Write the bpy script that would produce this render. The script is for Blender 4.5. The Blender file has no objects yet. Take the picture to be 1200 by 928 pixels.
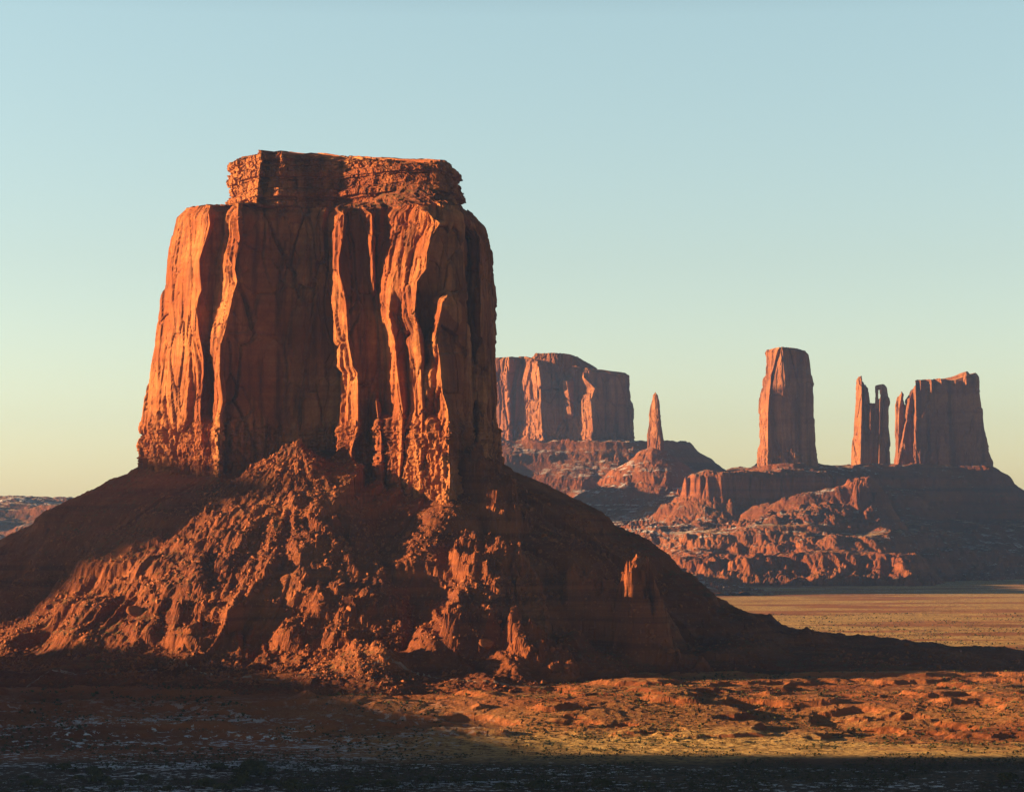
import bpy, math, random, time
import numpy as np
T0 = time.time()
random.seed(7); RNG = np.random.default_rng(7)
F32 = np.float32
# ------------------------------------------------------------------ camera frame
FPX, CX, CY, HOR = 2823.0, 600.0, 464.0, 590.0      # focal length, centre and horizon of the 1200x928 frame
ZO = 135.0                                          # height of the eye above the lowest valley floor
PITCH = math.atan((HOR - CY) / FPX)
SP, CP = math.sin(PITCH), math.cos(PITCH)
SUN_EL, SUN_AZ = 8.8, 87.0                          # azimuth measured from the view axis towards the left
def P(px, py, Y):
    """point at depth Y metres that the eye sees in direction px, py (heights relative to the eye)"""
    px = np.asarray(px, float); py = np.asarray(py, float); Y = np.asarray(Y, float)
    a = (px - CX) / FPX; b = (CY - py) / FPX
    den = CP - b * SP
    return np.stack(np.broadcast_arrays(a * Y / den, Y, Y * (SP + b * CP) / den), -1)
# ------------------------------------------------------------------ noise
def _h(ix, iy, iz, seed):
    h = (ix.astype(np.uint32) * np.uint32(374761393)) ^ (iy.astype(np.uint32) * np.uint32(668265263)) ^ (iz.astype(np.uint32) * np.uint32(2147483647 & 1274126177)) ^ np.uint32((seed * 2654435761) & 0xffffffff)
    h ^= h >> np.uint32(13); h *= np.uint32(1274126177); h ^= h >> np.uint32(16); h *= np.uint32(2246822519); h ^= h >> np.uint32(13)
    return h
def perlin(x, y, z, seed=0):
    x, y, z = np.broadcast_arrays(np.asarray(x, F32), np.asarray(y, F32), np.asarray(z, F32))
    xi = np.floor(x); yi = np.floor(y); zi = np.floor(z)
    fx = x - xi; fy = y - yi; fz = z - zi
    xi = xi.astype(np.int32); yi = yi.astype(np.int32); zi = zi.astype(np.int32)
    u = fx*fx*fx*(fx*(fx*6-15)+10); v = fy*fy*fy*(fy*(fy*6-15)+10); w = fz*fz*fz*(fz*(fz*6-15)+10)
    out = 0
    for dx in (0, 1):
        wx = u if dx else 1-u
        for dy in (0, 1):
            wy = v if dy else 1-v
            for dz in (0, 1):
                wz = w if dz else 1-w
                h = _h(xi+dx, yi+dy, zi+dz, seed)
                gx = (h & 1023).astype(F32)/512-1; gy = ((h >> np.uint32(10)) & 1023).astype(F32)/512-1; gz = ((h >> np.uint32(20)) & 1023).astype(F32)/512-1
                out = out + wx*wy*wz*(gx*(fx-dx)+gy*(fy-dy)+gz*(fz-dz))
    return out * 1.25
def fbm(x, y, z, seed=0, n=4, gain=.5):
    a, s, t = 1.0, 0, 0
    for i in range(n):
        k = 2.03**i
        s = s + a*perlin(x*k, y*k, z*k, seed+i*17); t += a; a *= gain
    return s / t
def ridged(x, y, z, seed=0, n=3, gain=.5):
    a, s, t = 1.0, 0, 0
    for i in range(n):
        k = 2.07**i
        s = s + a*(1-2.4*np.abs(perlin(x*k, y*k, z*k, seed+i*31))); t += a; a *= gain
    return s / t
def worley(x, y, z, seed=0, flat=False):
    """distance to the nearest cell point and that cell's random value"""
    x, y, z = np.broadcast_arrays(np.asarray(x, F32), np.asarray(y, F32), np.asarray(z, F32))
    xi = np.floor(x).astype(np.int32); yi = np.floor(y).astype(np.int32); zi = np.floor(z).astype(np.int32)
    best = np.full(x.shape, 9, F32); val = np.zeros(x.shape, F32)
    for dx in (-1, 0, 1):
        for dy in (-1, 0, 1):
            for dz in ((0,) if flat else (-1, 0, 1)):
                h = _h(xi+dx, yi+dy, zi+dz, seed)
                cx = xi+dx+(h & 1023).astype(F32)/1024; cy = yi+dy+((h >> np.uint32(10)) & 1023).astype(F32)/1024
                cz = z if flat else zi+dz+((h >> np.uint32(20)) & 1023).astype(F32)/1024
                d = (x-cx)**2+(y-cy)**2+(z-cz)**2
                m = d < best
                best = np.where(m, d, best); val = np.where(m, ((h >> np.uint32(5)) & 255).astype(F32)/255, val)
    return np.sqrt(best), val
def bricks(u, z, w, hl, seed=0):
    """random value per block of a bedded wall: layers of uneven height cut into uneven blocks"""
    zz = z/hl+.35*np.sin(z/hl*2.1+seed)+.2*np.sin(z/hl*5.3)
    l = np.floor(zz); lf = _h((l+4096).astype(np.int32), l.astype(np.int32)*0, l.astype(np.int32)*0, seed).astype(np.float64)/4294967296
    uu = u/(w*(.6+.8*lf))+lf*37; uu = uu+.3*np.sin(uu*1.7+lf*9); b = np.floor(uu)
    h = _h((l+4096).astype(np.int32), (b+9000).astype(np.int32), (l*0).astype(np.int32), seed+5).astype(np.float64)/4294967296
    return lf, h
def facets(u, v, seed=0):
    """2D cells with a random level and tilt each: fracture faces; also the distance to the joint"""
    ui = np.floor(u).astype(np.int32); vi = np.floor(v).astype(np.int32); zz = ui*0
    b1 = np.full(u.shape, 9.); b2 = np.full(u.shape, 9.); val = np.zeros(u.shape)
    for du in (-1, 0, 1):
        for dv in (-1, 0, 1):
            h = _h(ui+du, vi+dv, zz, seed)
            cu = ui+du+(h & 1023)/1024.; cv = vi+dv+((h >> np.uint32(10)) & 1023)/1024.
            a, b = u-cu, v-cv; d = np.maximum(np.abs(a)*1.15, np.abs(b))+.25*np.abs(a*b)
            h2 = _h(ui+du, vi+dv, zz+1, seed+3)
            f = (h2 & 255)/255.-.5+a*((((h2 >> np.uint32(8)) & 255)/255.)-.5)*1.5+b*((((h2 >> np.uint32(16)) & 255)/255.)-.5)*.9
            m = d < b1; b2 = np.where(m, b1, np.minimum(b2, d)); val = np.where(m, f, val); b1 = np.where(m, d, b1)
    return val, b2-b1
def sstep(a, b, x):
    t = np.clip((x-a)/(b-a), 0, 1); return t*t*(3-2*t)
# ------------------------------------------------------------------ objects
col = bpy.context.scene.collection
def tag(o, label=None, cat=None, group=None, kind=None):
    if label: o['label'] = label
    if cat: o['category'] = cat
    if group: o['group'] = group
    if kind: o['kind'] = kind
    return o
def empty(name, loc, label, cat, group=None):
    o = bpy.data.objects.new(name, None); col.objects.link(o)
    o.location = (loc[0], loc[1], loc[2]+ZO); o.empty_display_size = 10
    return tag(o, label, cat, group)
def mesh_from(name, verts, quads, mat, parent=None, smooth=False, tris=False):
    """verts relative to the eye; quads (n,4) or tris (n,3)"""
    v = np.array(verts, F32).reshape(-1, 3).copy(); v[:, 2] += ZO
    q = np.asarray(quads, np.int32)
    used = np.zeros(len(v), bool); used[q.ravel()] = True
    if not used.all():
        remap = np.cumsum(used)-1; v = v[used]; q = remap[q].astype(np.int32)
    off = np.zeros(3, F32)
    if parent is not None: off = np.array(parent.location, F32)
    v -= off
    me = bpy.data.meshes.new(name); k = q.shape[1]
    me.vertices.add(len(v)); me.vertices.foreach_set('co', v.ravel())
    me.loops.add(q.size); me.loops.foreach_set('vertex_index', q.ravel())
    me.polygons.add(len(q)); me.polygons.foreach_set('loop_start', np.arange(0, q.size, k, dtype=np.int32))
    me.polygons.foreach_set('loop_total', np.full(len(q), k, np.int32))
    me.polygons.foreach_set('use_smooth', np.full(len(q), smooth, bool))
    me.update(calc_edges=True)
    me.materials.append(mat)
    o = bpy.data.objects.new(name, me); col.objects.link(o)
    if parent is not None: o.parent = parent
    return o
def grid_quads(r, c, closed=False, flip=False):
    i = np.arange(r*c).reshape(r, c)
    if closed:
        j = np.concatenate([i, i[:, :1]], 1)
    else: j = i
    q = np.stack([j[:-1, :-1], j[:-1, 1:], j[1:, 1:], j[1:, :-1]], -1)
    if flip: q = q[..., ::-1]
    return q
# ------------------------------------------------------------------ materials
def new_mat(name, rough=.95):
    m = bpy.data.materials.new(name); m.use_nodes = True
    nt = m.node_tree; b = nt.nodes['Principled BSDF']; b.inputs['Roughness'].default_value = rough
    b.inputs['Specular IOR Level'].default_value = .12
    return m, nt, b
class N:
    def __init__(s, nt): s.nt = nt
    def n(s, t, **k):
        x = s.nt.nodes.new(t)
        for a, b in k.items(): setattr(x, a, b)
        return x
    def link(s, a, b): s.nt.links.new(a, b)
    def noise(s, vec, scale, detail=4, rough=.55, dist=0):
        x = s.n('ShaderNodeTexNoise'); x.inputs['Scale'].default_value = scale; x.inputs['Detail'].default_value = detail
        x.inputs['Roughness'].default_value = rough; x.inputs['Distortion'].default_value = dist
        s.link(vec, x.inputs['Vector']); return x.outputs['Fac']
    def map(s, vec, sc):
        x = s.n('ShaderNodeMapping'); x.inputs['Scale'].default_value = sc; s.link(vec, x.inputs['Vector']); return x.outputs['Vector']
    def ramp(s, fac, stops, interp='LINEAR'):
        x = s.n('ShaderNodeValToRGB'); cr = x.color_ramp; cr.interpolation = interp
        while len(cr.elements) < len(stops): cr.elements.new(.5)
        for e, (p, c) in zip(cr.elements, stops):
            e.position = p; e.color = (c, c, c, 1) if isinstance(c, (int, float)) else (*c, 1)
        s.link(fac, x.inputs['Fac']); return x.outputs['Color']
    def mix(s, fac, a, b, mode='MIX'):
        x = s.n('ShaderNodeMix', data_type='RGBA', blend_type=mode)
        if isinstance(fac, (int, float)): x.inputs['Factor'].default_value = fac
        else: s.link(fac, x.inputs['Factor'])
        for v, i in ((a, 6), (b, 7)):
            if isinstance(v, tuple): x.inputs[i].default_value = (*v, 1)
            else: s.link(v, x.inputs[i])
        return x.outputs[2]
    def math(s, op, a, b=0.0):
        x = s.n('ShaderNodeMath', operation=op)
        for v, i in ((a, 0), (b, 1)):
            if isinstance(v, (int, float)): x.inputs[i].default_value = v
            else: s.link(v, x.inputs[i])
        return x.outputs[0]
    def bump(s, height, strength, dist, nrm=None):
        x = s.n('ShaderNodeBump'); x.inputs['Strength'].default_value = strength; x.inputs['Distance'].default_value = dist
        s.link(height, x.inputs['Height'])
        if nrm is not None: s.link(nrm, x.inputs['Normal'])
        return x.outputs['Normal']
def setup(name, rough=.95):
    m, nt, b = new_mat(name, rough); k = N(nt)
    g = k.n('ShaderNodeNewGeometry'); sx = k.n('ShaderNodeSeparateXYZ'); k.link(g.outputs['Position'], sx.inputs[0])
    ns = k.n('ShaderNodeSeparateXYZ'); k.link(g.outputs['True Normal'], ns.inputs[0])
    return m, k, b, g.outputs['Position'], sx.outputs['Z'], ns.outputs['Z']
RED, DEEP, PALE, DARK = (.265, .074, .022), (.165, .040, .015), (.43, .165, .055), (.060, .020, .013)
def cliff_mat(name, s=1.0, far=False):
    """s: size of the pattern in metres relative to the near butte"""
    m, k, b, pos, z, nz = setup(name)
    streak = k.noise(k.map(pos, (.16/s, .16/s, .012/s)), 1, 5, .6)
    patch = k.noise(pos, .018/s, 5, .6)
    beds = k.noise(k.map(pos, (.004/s, .004/s, .22/s)), 1, 4, .6)
    fine = k.noise(pos, .55/s, 5, .65)
    c = k.ramp(patch, [(.30, DEEP), (.46, RED), (.62, PALE)])
    slab = k.n('ShaderNodeTexVoronoi'); slab.inputs['Scale'].default_value = 1; k.link(k.map(pos, (.07/s, .07/s, .022/s)), slab.inputs['Vector'])
    sep = k.n('ShaderNodeSeparateColor'); k.link(slab.outputs['Color'], sep.inputs[0])
    c = k.mix(k.ramp(sep.outputs[0], [(.2, .35), (.5, 0.0), (1.0, 0.0)]), c, DEEP)
    c = k.mix(k.ramp(sep.outputs[1], [(.6, 0.0), (.9, .45)]), c, PALE)
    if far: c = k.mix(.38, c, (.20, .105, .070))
    c = k.mix(k.ramp(beds, [(.45, 0.0), (.62, .35)]), c, DEEP)
    c = k.mix(k.ramp(streak, [(.46, 0.0), (.66, .75)]), c, DARK)
    c = k.mix(k.ramp(fine, [(.35, .35), (.6, 0.0)]), c, DEEP)
    top = k.ramp(nz, [(.75, 0.0), (.95, .6)])
    c = k.mix(top, c, (.30, .15, .07))
    k.link(c, b.inputs['Base Color'])
    n1 = k.bump(k.noise(k.map(pos, (.5/s, .5/s, .10/s)), 1, 6, .65), .5, 1.4*s)
    n2 = k.bump(k.noise(k.map(pos, (.25/s, .25/s, 1.2/s)), 1, 5, .65), .6, .8*s, n1)
    k.link(n2, b.inputs['Normal'])
    return m
def talus_mat(name, s=1.0, green=.5, snow=0.0):
    m, k, b, pos, z, nz = setup(name)
    patch = k.noise(pos, .02/s, 5, .6)
    beds = k.noise(k.map(pos, (.004/s, .004/s, .16/s)), 1, 4, .65)
    sp = k.noise(pos, .5/s, 5, .75)
    c = k.ramp(patch, [(.3, (.13, .033, .014)), (.55, (.205, .058, .020)), (.75, (.28, .095, .034))])
    c = k.mix(k.ramp(beds, [(.46, 0.0), (.62, .6)]), c, (.085, .024, .014))
    c = k.mix(k.ramp(sp, [(.58, 0.0), (.68, .75)]), c, (.33, .135, .06))
    veg = k.noise(pos, .33/s, 4, .8); vp = k.noise(pos, .011/s, 3, .6)
    vm = k.math('MULTIPLY', k.ramp(veg, [(.50, 0.0), (.58, 1.0)]), k.ramp(vp, [(.44, .15), (.60, 1.0)]))
    vm = k.math('MULTIPLY', vm, k.ramp(nz, [(.55, 0.0), (.75, green)]))
    c = k.mix(vm, c, (.085, .072, .030))
    if snow:
        sn = k.noise(k.map(pos, (.05/s, .14/s, .3/s)), 1, 5, .7)
        sn2 = k.noise(pos, .006/s, 3, .5)
        px_ = k.n('ShaderNodeSeparateXYZ'); k.link(pos, px_.inputs[0]); xm = k.n('ShaderNodeMapRange'); xm.inputs[1].default_value = 420; xm.inputs[2].default_value = 250; k.link(px_.outputs['X'], xm.inputs[0])
        sn2 = k.math('ADD', sn2, k.math('MULTIPLY', xm.outputs[0], .10)); sn = k.math('ADD', sn, k.math('MULTIPLY', xm.outputs[0], .05))
        smk = k.math('MULTIPLY', k.ramp(sn, [(.56, 0.0), (.60, snow)]), k.ramp(sn2, [(.47, 0.0), (.56, 1.0)]))
        smk = k.math('MULTIPLY', smk, k.ramp(nz, [(.80, 0.0), (.92, 1.0)]))
        c = k.mix(smk, c, (.72, .75, .80))
        c = k.mix(k.ramp(nz, [(.965, 0.0), (.99, .75)]), c, (.46, .29, .16))
    k.link(c, b.inputs['Base Color'])
    n1 = k.bump(k.noise(pos, .35/s, 6, .7), .8, 1.5*s)
    k.link(n1, b.inputs['Normal'])
    return m
def ground_mat():
    m, k, b, pos, z, nz = setup('desert_ground')
    sy = k.n('ShaderNodeSeparateXYZ'); k.link(pos, sy.inputs[0]); Y = sy.outputs['Y']; X = sy.outputs['X']
    patch = k.noise(k.map(pos, (.006, .016, .02)), 1, 6, .62)
    soil = k.ramp(patch, [(.32, (.15, .040, .015)), (.5, (.25, .074, .025)), (.7, (.32, .115, .044))])
    # dry grass and low scrub take over away from bare mounds
    gp = k.noise(k.map(pos, (.0035, .011, .02)), 1, 5, .6)
    far = k.n('ShaderNodeMapRange'); far.inputs[1].default_value = 1330; far.inputs[2].default_value = 1750; k.link(Y, far.inputs[0])
    near = k.n('ShaderNodeMapRange'); near.inputs[1].default_value = 1090; near.inputs[2].default_value = 1050; k.link(Y, near.inputs[0])
    nx = k.n('ShaderNodeMapRange'); nx.inputs[1].default_value = -110; nx.inputs[2].default_value = 10; k.link(X, nx.inputs[0])
    gm = k.math('MULTIPLY', k.ramp(gp, [(.43, .12), (.51, 1.0)]), k.math('MAXIMUM', k.math('MAXIMUM', far.outputs[0], k.math('MULTIPLY', near.outputs[0], nx.outputs[0])), k.math('ADD', .10, k.math('MULTIPLY', nx.outputs[0], .2))))
    gm = k.math('MULTIPLY', gm, k.ramp(nz, [(.84, 0.0), (.95, 1.0)]))
    tuft = k.noise(pos, .30, 5, .8)
    grass = k.ramp(tuft, [(.40, (.10, .055, .020)), (.5, (.45, .26, .086)), (.62, (.60, .385, .145))])
    c = k.mix(gm, soil, grass)
    dk = k.n('ShaderNodeMapRange'); dk.inputs[1].default_value = 1005; dk.inputs[2].default_value = 965; k.link(Y, dk.inputs[0])  # foreground shadow also put into the soil and scrub colour
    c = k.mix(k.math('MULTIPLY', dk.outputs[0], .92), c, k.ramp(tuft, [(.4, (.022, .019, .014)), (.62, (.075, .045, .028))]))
    # thin snow left in the shaded flats: stretched drifts
    sn = k.noise(k.map(pos, (.22, .30, .1)), 1, 6, .74)
    sn2 = k.noise(k.map(pos, (.010, .030, .02)), 1, 5, .62)
    zn = k.n('ShaderNodeMapRange'); zn.inputs[1].default_value = 1150; zn.inputs[2].default_value = 1060; k.link(Y, zn.inputs[0])
    xr = k.n('ShaderNodeMapRange'); xr.inputs[1].default_value = 10; xr.inputs[2].default_value = -110; k.link(X, xr.inputs[0])
    yn = k.n('ShaderNodeMapRange'); yn.inputs[1].default_value = 1010; yn.inputs[2].default_value = 960; k.link(Y, yn.inputs[0])
    yf = k.n('ShaderNodeMapRange'); yf.inputs[1].default_value = 3100; yf.inputs[2].default_value = 3500; k.link(Y, yf.inputs[0])
    where = k.math('MAXIMUM', k.math('MAXIMUM', k.math('MULTIPLY', zn.outputs[0], xr.outputs[0]), yn.outputs[0]), yf.outputs[0])
    xs_ = k.n('ShaderNodeMapRange'); xs_.inputs[1].default_value = -60; xs_.inputs[2].default_value = 120; k.link(X, xs_.inputs[0])
    sn = k.math('SUBTRACT', sn, k.math('MULTIPLY', xs_.outputs[0], .05))
    smk = k.math('MULTIPLY', k.math('MULTIPLY', k.ramp(k.math('ADD', sn, k.math('MULTIPLY', sn2, .55)), [(.835, 0.0), (.85, 1.0)]), 1.0), where)
    c = k.mix(smk, c, (.66, .70, .76))
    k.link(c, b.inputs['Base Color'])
    k.link(k.bump(k.noise(pos, .5, 6, .75), .9, .9), b.inputs['Normal'])
    return m
def plain_mat(name, c1, c2, scale=1.0, rough=.95, bump=.3, bd=.3):
    m, k, b, pos, z, nz = setup(name, rough)
    k.link(k.mix(k.ramp(k.noise(pos, scale, 4, .7), [(.35, 0.0), (.65, 1.0)]), c1, c2), b.inputs['Base Color'])
    k.link(k.bump(k.noise(pos, scale*2, 5, .7), bump, bd), b.inputs['Normal'])
    return m
M_cliff = cliff_mat('red_sandstone_cliff')
M_cap = cliff_mat('bedded_cap_rock', .7)
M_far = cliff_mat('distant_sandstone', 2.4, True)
M_talus = talus_mat('talus_debris', 1.0, .75)
M_hill = talus_mat('benchland_slopes', 2.2, .5, .55)
M_ground = ground_mat()
M_rock = plain_mat('fallen_sandstone', (.19, .053, .019), (.30, .10, .036), .35, .92, .7, .5)
M_bush = plain_mat('desert_scrub_leaves', (.040, .042, .018), (.10, .085, .035), .5)
M_bark = plain_mat('juniper_bark', (.10, .07, .05), (.16, .12, .09), 2.0)
M_road = plain_mat('pale_dirt_track', (.17, .085, .05), (.36, .25, .20), .03, .95, .3, .2)
# ------------------------------------------------------------------ ring-built rock walls
def itab(tab, v):
    if isinstance(tab, (int, float)): return np.full(np.shape(v), float(tab))
    t = np.array(tab, float); return np.interp(v, t[:, 0], t[:, 1])
def wall_rows(keys, Yref, ybot, nrows, step, bstep=None, vpow=1.0):
    """keys: list of (x table by y, f table by y, y of the top); f = metres towards the eye from Yref.
    Returns points (rows, columns, 3) of a closed ring, first row lowest."""
    v = np.linspace(0, 1, nrows)**vpow
    KP = []
    for xt, ft, yt in keys:
        y = ybot+(yt-ybot)*v
        KP.append(P(itab(xt, y), y, Yref-itab(ft, y)))
    KP = np.array(KP)                                    # key, row, 3
    n = len(keys); segs = []
    for i in range(n):
        j = (i+1) % n
        L = np.max(np.linalg.norm((KP[i]-KP[j])[:, :2], axis=1))
        st = step
        if bstep and (keys[i][1] if isinstance(keys[i][1], (int, float)) else 0) < -5 or j == 0: st = bstep or step
        c = max(2, int(L/st)); t = np.linspace(0, 1, c, endpoint=False)[:, None, None]
        segs.append(KP[i][None]*(1-t)+KP[j][None]*t)
    return np.concatenate(segs, 0).transpose(1, 0, 2)     # rows, cols, 3
def plan_normals(V):
    t = np.roll(V, -2, 1)-np.roll(V, 2, 1)
    n = np.stack([t[..., 1], -t[..., 0]], -1)             # outward for rings that run left to right in front
    n /= np.linalg.norm(n, axis=-1, keepdims=True)+1e-6
    k = 5
    for _ in range(2):
        n = sum(np.roll(n, s, 1) for s in range(-k, k+1)); n /= np.linalg.norm(n, axis=-1, keepdims=True)+1e-6
    return n
def push(V, d):
    n = plan_normals(V); W = V.copy(); W[..., 0] += n[..., 0]*d; W[..., 1] += n[..., 1]*d; return W
def cliff_relief(V, s=1.0, seed=0, zthin=None, amp=1.0, smooth=None):
    """fracture slabs, flutes, cracks and beds; s scales sizes"""
    x, y, z = V[..., 0], V[..., 1], V[..., 2]
    wx = x+6*s*perlin(x/(40*s), y/(40*s), z/(40*s), seed+3); wy = y+6*s*perlin(x/(40*s), y/(40*s), z/(40*s), seed+4)
    U = np.cumsum(np.concatenate([np.zeros((V.shape[0], 1)), np.hypot(np.diff(V[..., 0], axis=1), np.diff(V[..., 1], axis=1))], 1), 1)
    U = U[V.shape[0]//2][None]+0*U
    UX = x*.8-y*.6; uw = UX+1.5*s*perlin(UX/(18*s), z/(60*s), 0, seed+16); zw = z+10*s*perlin(U/(22*s), z/(40*s), 1, seed+17)
    d = 1.2*s*fbm(wx/(34*s), wy/(34*s), z/(140*s), seed+5, 2)
    f, j = facets(uw/(15*s), zw/(52*s), seed+6); d = d+4.2*s*f-1.6*s*np.exp(-(j/.045)**2)
    f, j = facets(uw/(6.5*s), zw/(24*s), seed+7); d = d+2.0*s*f-.8*s*np.exp(-(j/.07)**2)
    f, j = facets(uw/(2.8*s), zw/(8*s), seed+8); d = d+.55*s*f
    f, j = facets(uw/(1.3*s)+3, zw/(3.5*s), seed+28); d = d+.2*s*f
    g = np.abs(perlin(wx/(17*s), wy/(17*s), z/(170*s), seed+9)); d = d-3.0*s*np.exp(-(g/.022)**2)*sstep(-.2, .1, perlin(wx/(50*s), wy/(50*s), z/(50*s), seed+21))
    d = d+.5*s*fbm(x/(2.5*s), y/(2.5*s), z/(4*s), seed+10, 3)
    d = d*(.55+.6*sstep(-.35, .3, perlin(x/(35*s), y/(35*s), z/(45*s), seed+24)))
    if smooth is not None: d = d*(1-.55*smooth(V))
    if zthin is not None:                                 # thin beds and organ pipes at the foot of the wall
        w = sstep(zthin+6*s, zthin-6*s, z)
        _, c = worley(x/(3.2*s), y/(3.2*s), z/(15*s), seed+11)
        pipes = 2.2*s*(c-.5)+1.7*s*ridged(x/(6*s), y/(6*s), z/(40*s), seed+12, 2)+1.6*s*(worley(x/(2.1*s), y/(2.1*s), z/(5*s), seed+15)[1]-.5)
        lf, c = bricks(U, z, 3.2*s, 2.4*s, seed+23)
        pipes = pipes+1.3*s*(c-.5)+.6*s*(lf-.5)
        beds = .3*s*np.sign(perlin(0*x, z/(1.6*s), x/(60*s), seed+13))*(.5+.9*perlin(x/(6*s), y/(6*s), z/(2*s), seed+14))
        d = d*(1-.3*w)+w*(pipes+beds+.2*s)
    return push(V, d*amp)
def fill_top(ring, zmid, nr=14, seed=0, amp=1.5, s=1.0, keep=0.0):
    """rings shrinking to the centre: the top surface of a wall"""
    c = ring.mean(0); rows = [ring]
    for i in range(1, nr+1):
        t = i/nr; r = ring*(1-t)+c*t
        r = r.copy(); r[:, 2] = ring[:, 2]*(1-t)**1+zmid*(t)
        w = min(1, t*4)
        r[:, 2] += w*amp*(fbm(r[:, 0]/(14*s), r[:, 1]/(14*s), 0, seed, 4)*1.6+.6*(worley(r[:, 0]/(5*s), r[:, 1]/(5*s), 0, seed, True)[1]-.5))
        rows.append(r)
    return np.array(rows)
# ================================================================== THE NEAR BUTTE
YB = 1500.0
K = []
def key(xt, ft, top): K.append((xt, ft, top))
key([(240, 210), (262, 206), (290, 199), (305, 197.5), (330, 196.6), (350, 189), (380, 184), (400, 181.5), (430, 177), (460, 172), (485, 168), (560, 167)], 0, 244)
key([(240, 229), (275, 228), (300, 222), (345, 214), (400, 206), (500, 196), (560, 196)], [(240, 24), (340, 24), (400, 22), (560, 20)], 241)
key([(240, 243), (262, 246), (275, 243), (290, 238), (305, 233.5), (320, 234), (340, 236), (350, 232), (362, 230), (390, 233), (420, 238), (440, 238), (470, 235), (485, 235), (560, 232)], [(240, 44), (275, 46), (345, 45), (365, 41), (400, 45), (485, 45), (560, 44)], 240)
key([(240, 254), (262, 252), (275, 247), (290, 241), (305, 236.5), (320, 237), (340, 238.5), (350, 234), (362, 232), (390, 236), (420, 240), (440, 240), (470, 237), (485, 237), (560, 240)], [(240, 40), (275, 36), (345, 35), (365, 38), (400, 36), (485, 36), (500, 48), (560, 50)], 241)
key([(240, 262), (275, 262), (300, 255), (330, 252), (345, 249.5), (370, 248), (420, 248), (440, 251), (465, 251), (485, 249), (560, 248)], [(240, 40), (275, 36), (345, 36), (485, 36), (500, 47), (560, 50)], 242)
key([(240, 279), (262, 279), (280, 281), (300, 277), (315, 275), (330, 278), (345, 273), (360, 270), (390, 263), (405, 258), (440, 257), (470, 261), (490, 256), (560, 256)], [(240, 74), (485, 73), (560, 66)], 238)
key([(240, 281), (262, 281), (280, 283.5), (300, 279), (315, 277), (330, 280), (345, 275), (360, 272), (390, 266), (405, 261), (440, 260), (470, 263), (490, 259), (560, 259)], [(240, 62), (560, 54)], 240)
key([(240, 309), (400, 306), (560, 308)], [(240, 50), (400, 46), (560, 50)], 243)
key([(240, 350), (290, 352), (400, 332), (560, 330)], [(240, 44), (290, 38), (400, 37), (560, 44)], 243)
key([(240, 372), (330, 374), (560, 374)], [(240, 46), (400, 48), (560, 50)], 243)
key([(240, 390), (320, 391), (430, 391), (437, 399), (500, 398), (560, 400)], [(240, 50), (320, 46), (560, 48)], 244)
key([(240, 392), (320, 393.5), (430, 393), (437, 401), (500, 400), (560, 402)], [(240, 60), (320, 61), (560, 61)], 244)
key([(240, 404), (280, 401), (305, 396.5), (320, 397), (345, 404), (360, 406), (400, 408), (430, 414), (437, 419), (500, 419), (525, 412), (560, 411)], [(240, 76), (560, 76)], 243)
key([(240, 407), (280, 403.5), (305, 399), (320, 399.5), (345, 406), (360, 408), (400, 410), (430, 416), (437, 421), (500, 421), (525, 414), (560, 413)], [(240, 68), (560, 64)], 243)
key([(240, 430), (285, 430.5), (345, 435), (400, 440), (470, 437), (560, 436)], [(240, 70), (285, 68), (560, 63)], 243)
key([(240, 435), (285, 436.5), (345, 438), (400, 442), (470, 441), (510, 446), (560, 446)], [(240, 75), (285, 79), (340, 76), (350, 66), (455, 64), (470, 78), (560, 80)], 243)
key([(240, 437), (285, 438.5), (345, 441), (400, 444), (470, 444), (510, 448), (560, 448)], [(240, 70), (285, 67), (560, 64)], 243)
key([(240, 453), (270, 452), (290, 448), (305, 444.5), (330, 443.5), (350, 446), (370, 449), (390, 455), (420, 458), (480, 455), (520, 452), (560, 454)], [(240, 74), (560, 76)], 242)
key([(240, 470), (300, 462), (340, 459), (370, 455), (385, 458), (400, 462), (440, 466), (480, 472), (530, 470), (560, 468)], [(240, 86), (300, 86), (380, 90), (440, 92), (560, 90)], 240)
key([(240, 472), (300, 464), (340, 462), (355, 467), (372, 469), (392, 480), (398, 474), (440, 478), (480, 479), (530, 474), (560, 471)], [(240, 88), (345, 88.5), (395, 87), (440, 84), (560, 86)], 240)
key([(240, 492), (262, 515), (275, 507), (300, 500), (315, 499), (330, 489), (350, 488), (370, 486), (390, 490), (420, 493), (440, 492), (480, 495), (560, 493)], [(240, 102), (300, 108), (420, 106), (560, 104)], 238)
key([(240, 496), (262, 520), (275, 512), (300, 505), (315, 502), (330, 493), (350, 491), (370, 489), (390, 493), (420, 496), (440, 492), (480, 497), (560, 496)], [(240, 99), (300, 100), (345, 92), (440, 92), (500, 100), (560, 102)], 238)
key([(240, 520), (262, 524), (340, 511), (347, 509), (360, 508), (380, 506), (400, 504), (430, 503), (440, 498), (560, 500)], [(240, 98), (340, 94), (420, 96), (440, 103), (500, 104), (560, 104)], 238)
key([(240, 525), (262, 527), (340, 524), (347, 524), (355, 518), (370, 516), (400, 511), (420, 515), (440, 517), (460, 519), (480, 525), (560, 527)], [(240, 96), (340, 96), (350, 112), (560, 118)], 238)
key([(240, 530), (347, 531), (400, 522), (480, 528), (560, 531)], [(240, 93), (340, 92), (360, 104), (560, 110)], 239)
key([(240, 540), (280, 543), (560, 547)], [(240, 88), (560, 92)], 240)
key([(240, 542), (280, 546), (560, 552)], [(240, 78), (280, 46), (560, 50)], 242)
key([(240, 549), (280, 560), (400, 562), (560, 563)], [(240, 62), (280, 54), (560, 60)], 247)
key([(240, 551), (280, 563), (400, 565), (560, 566)], [(240, 58), (280, 62), (560, 64)], 250)
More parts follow.
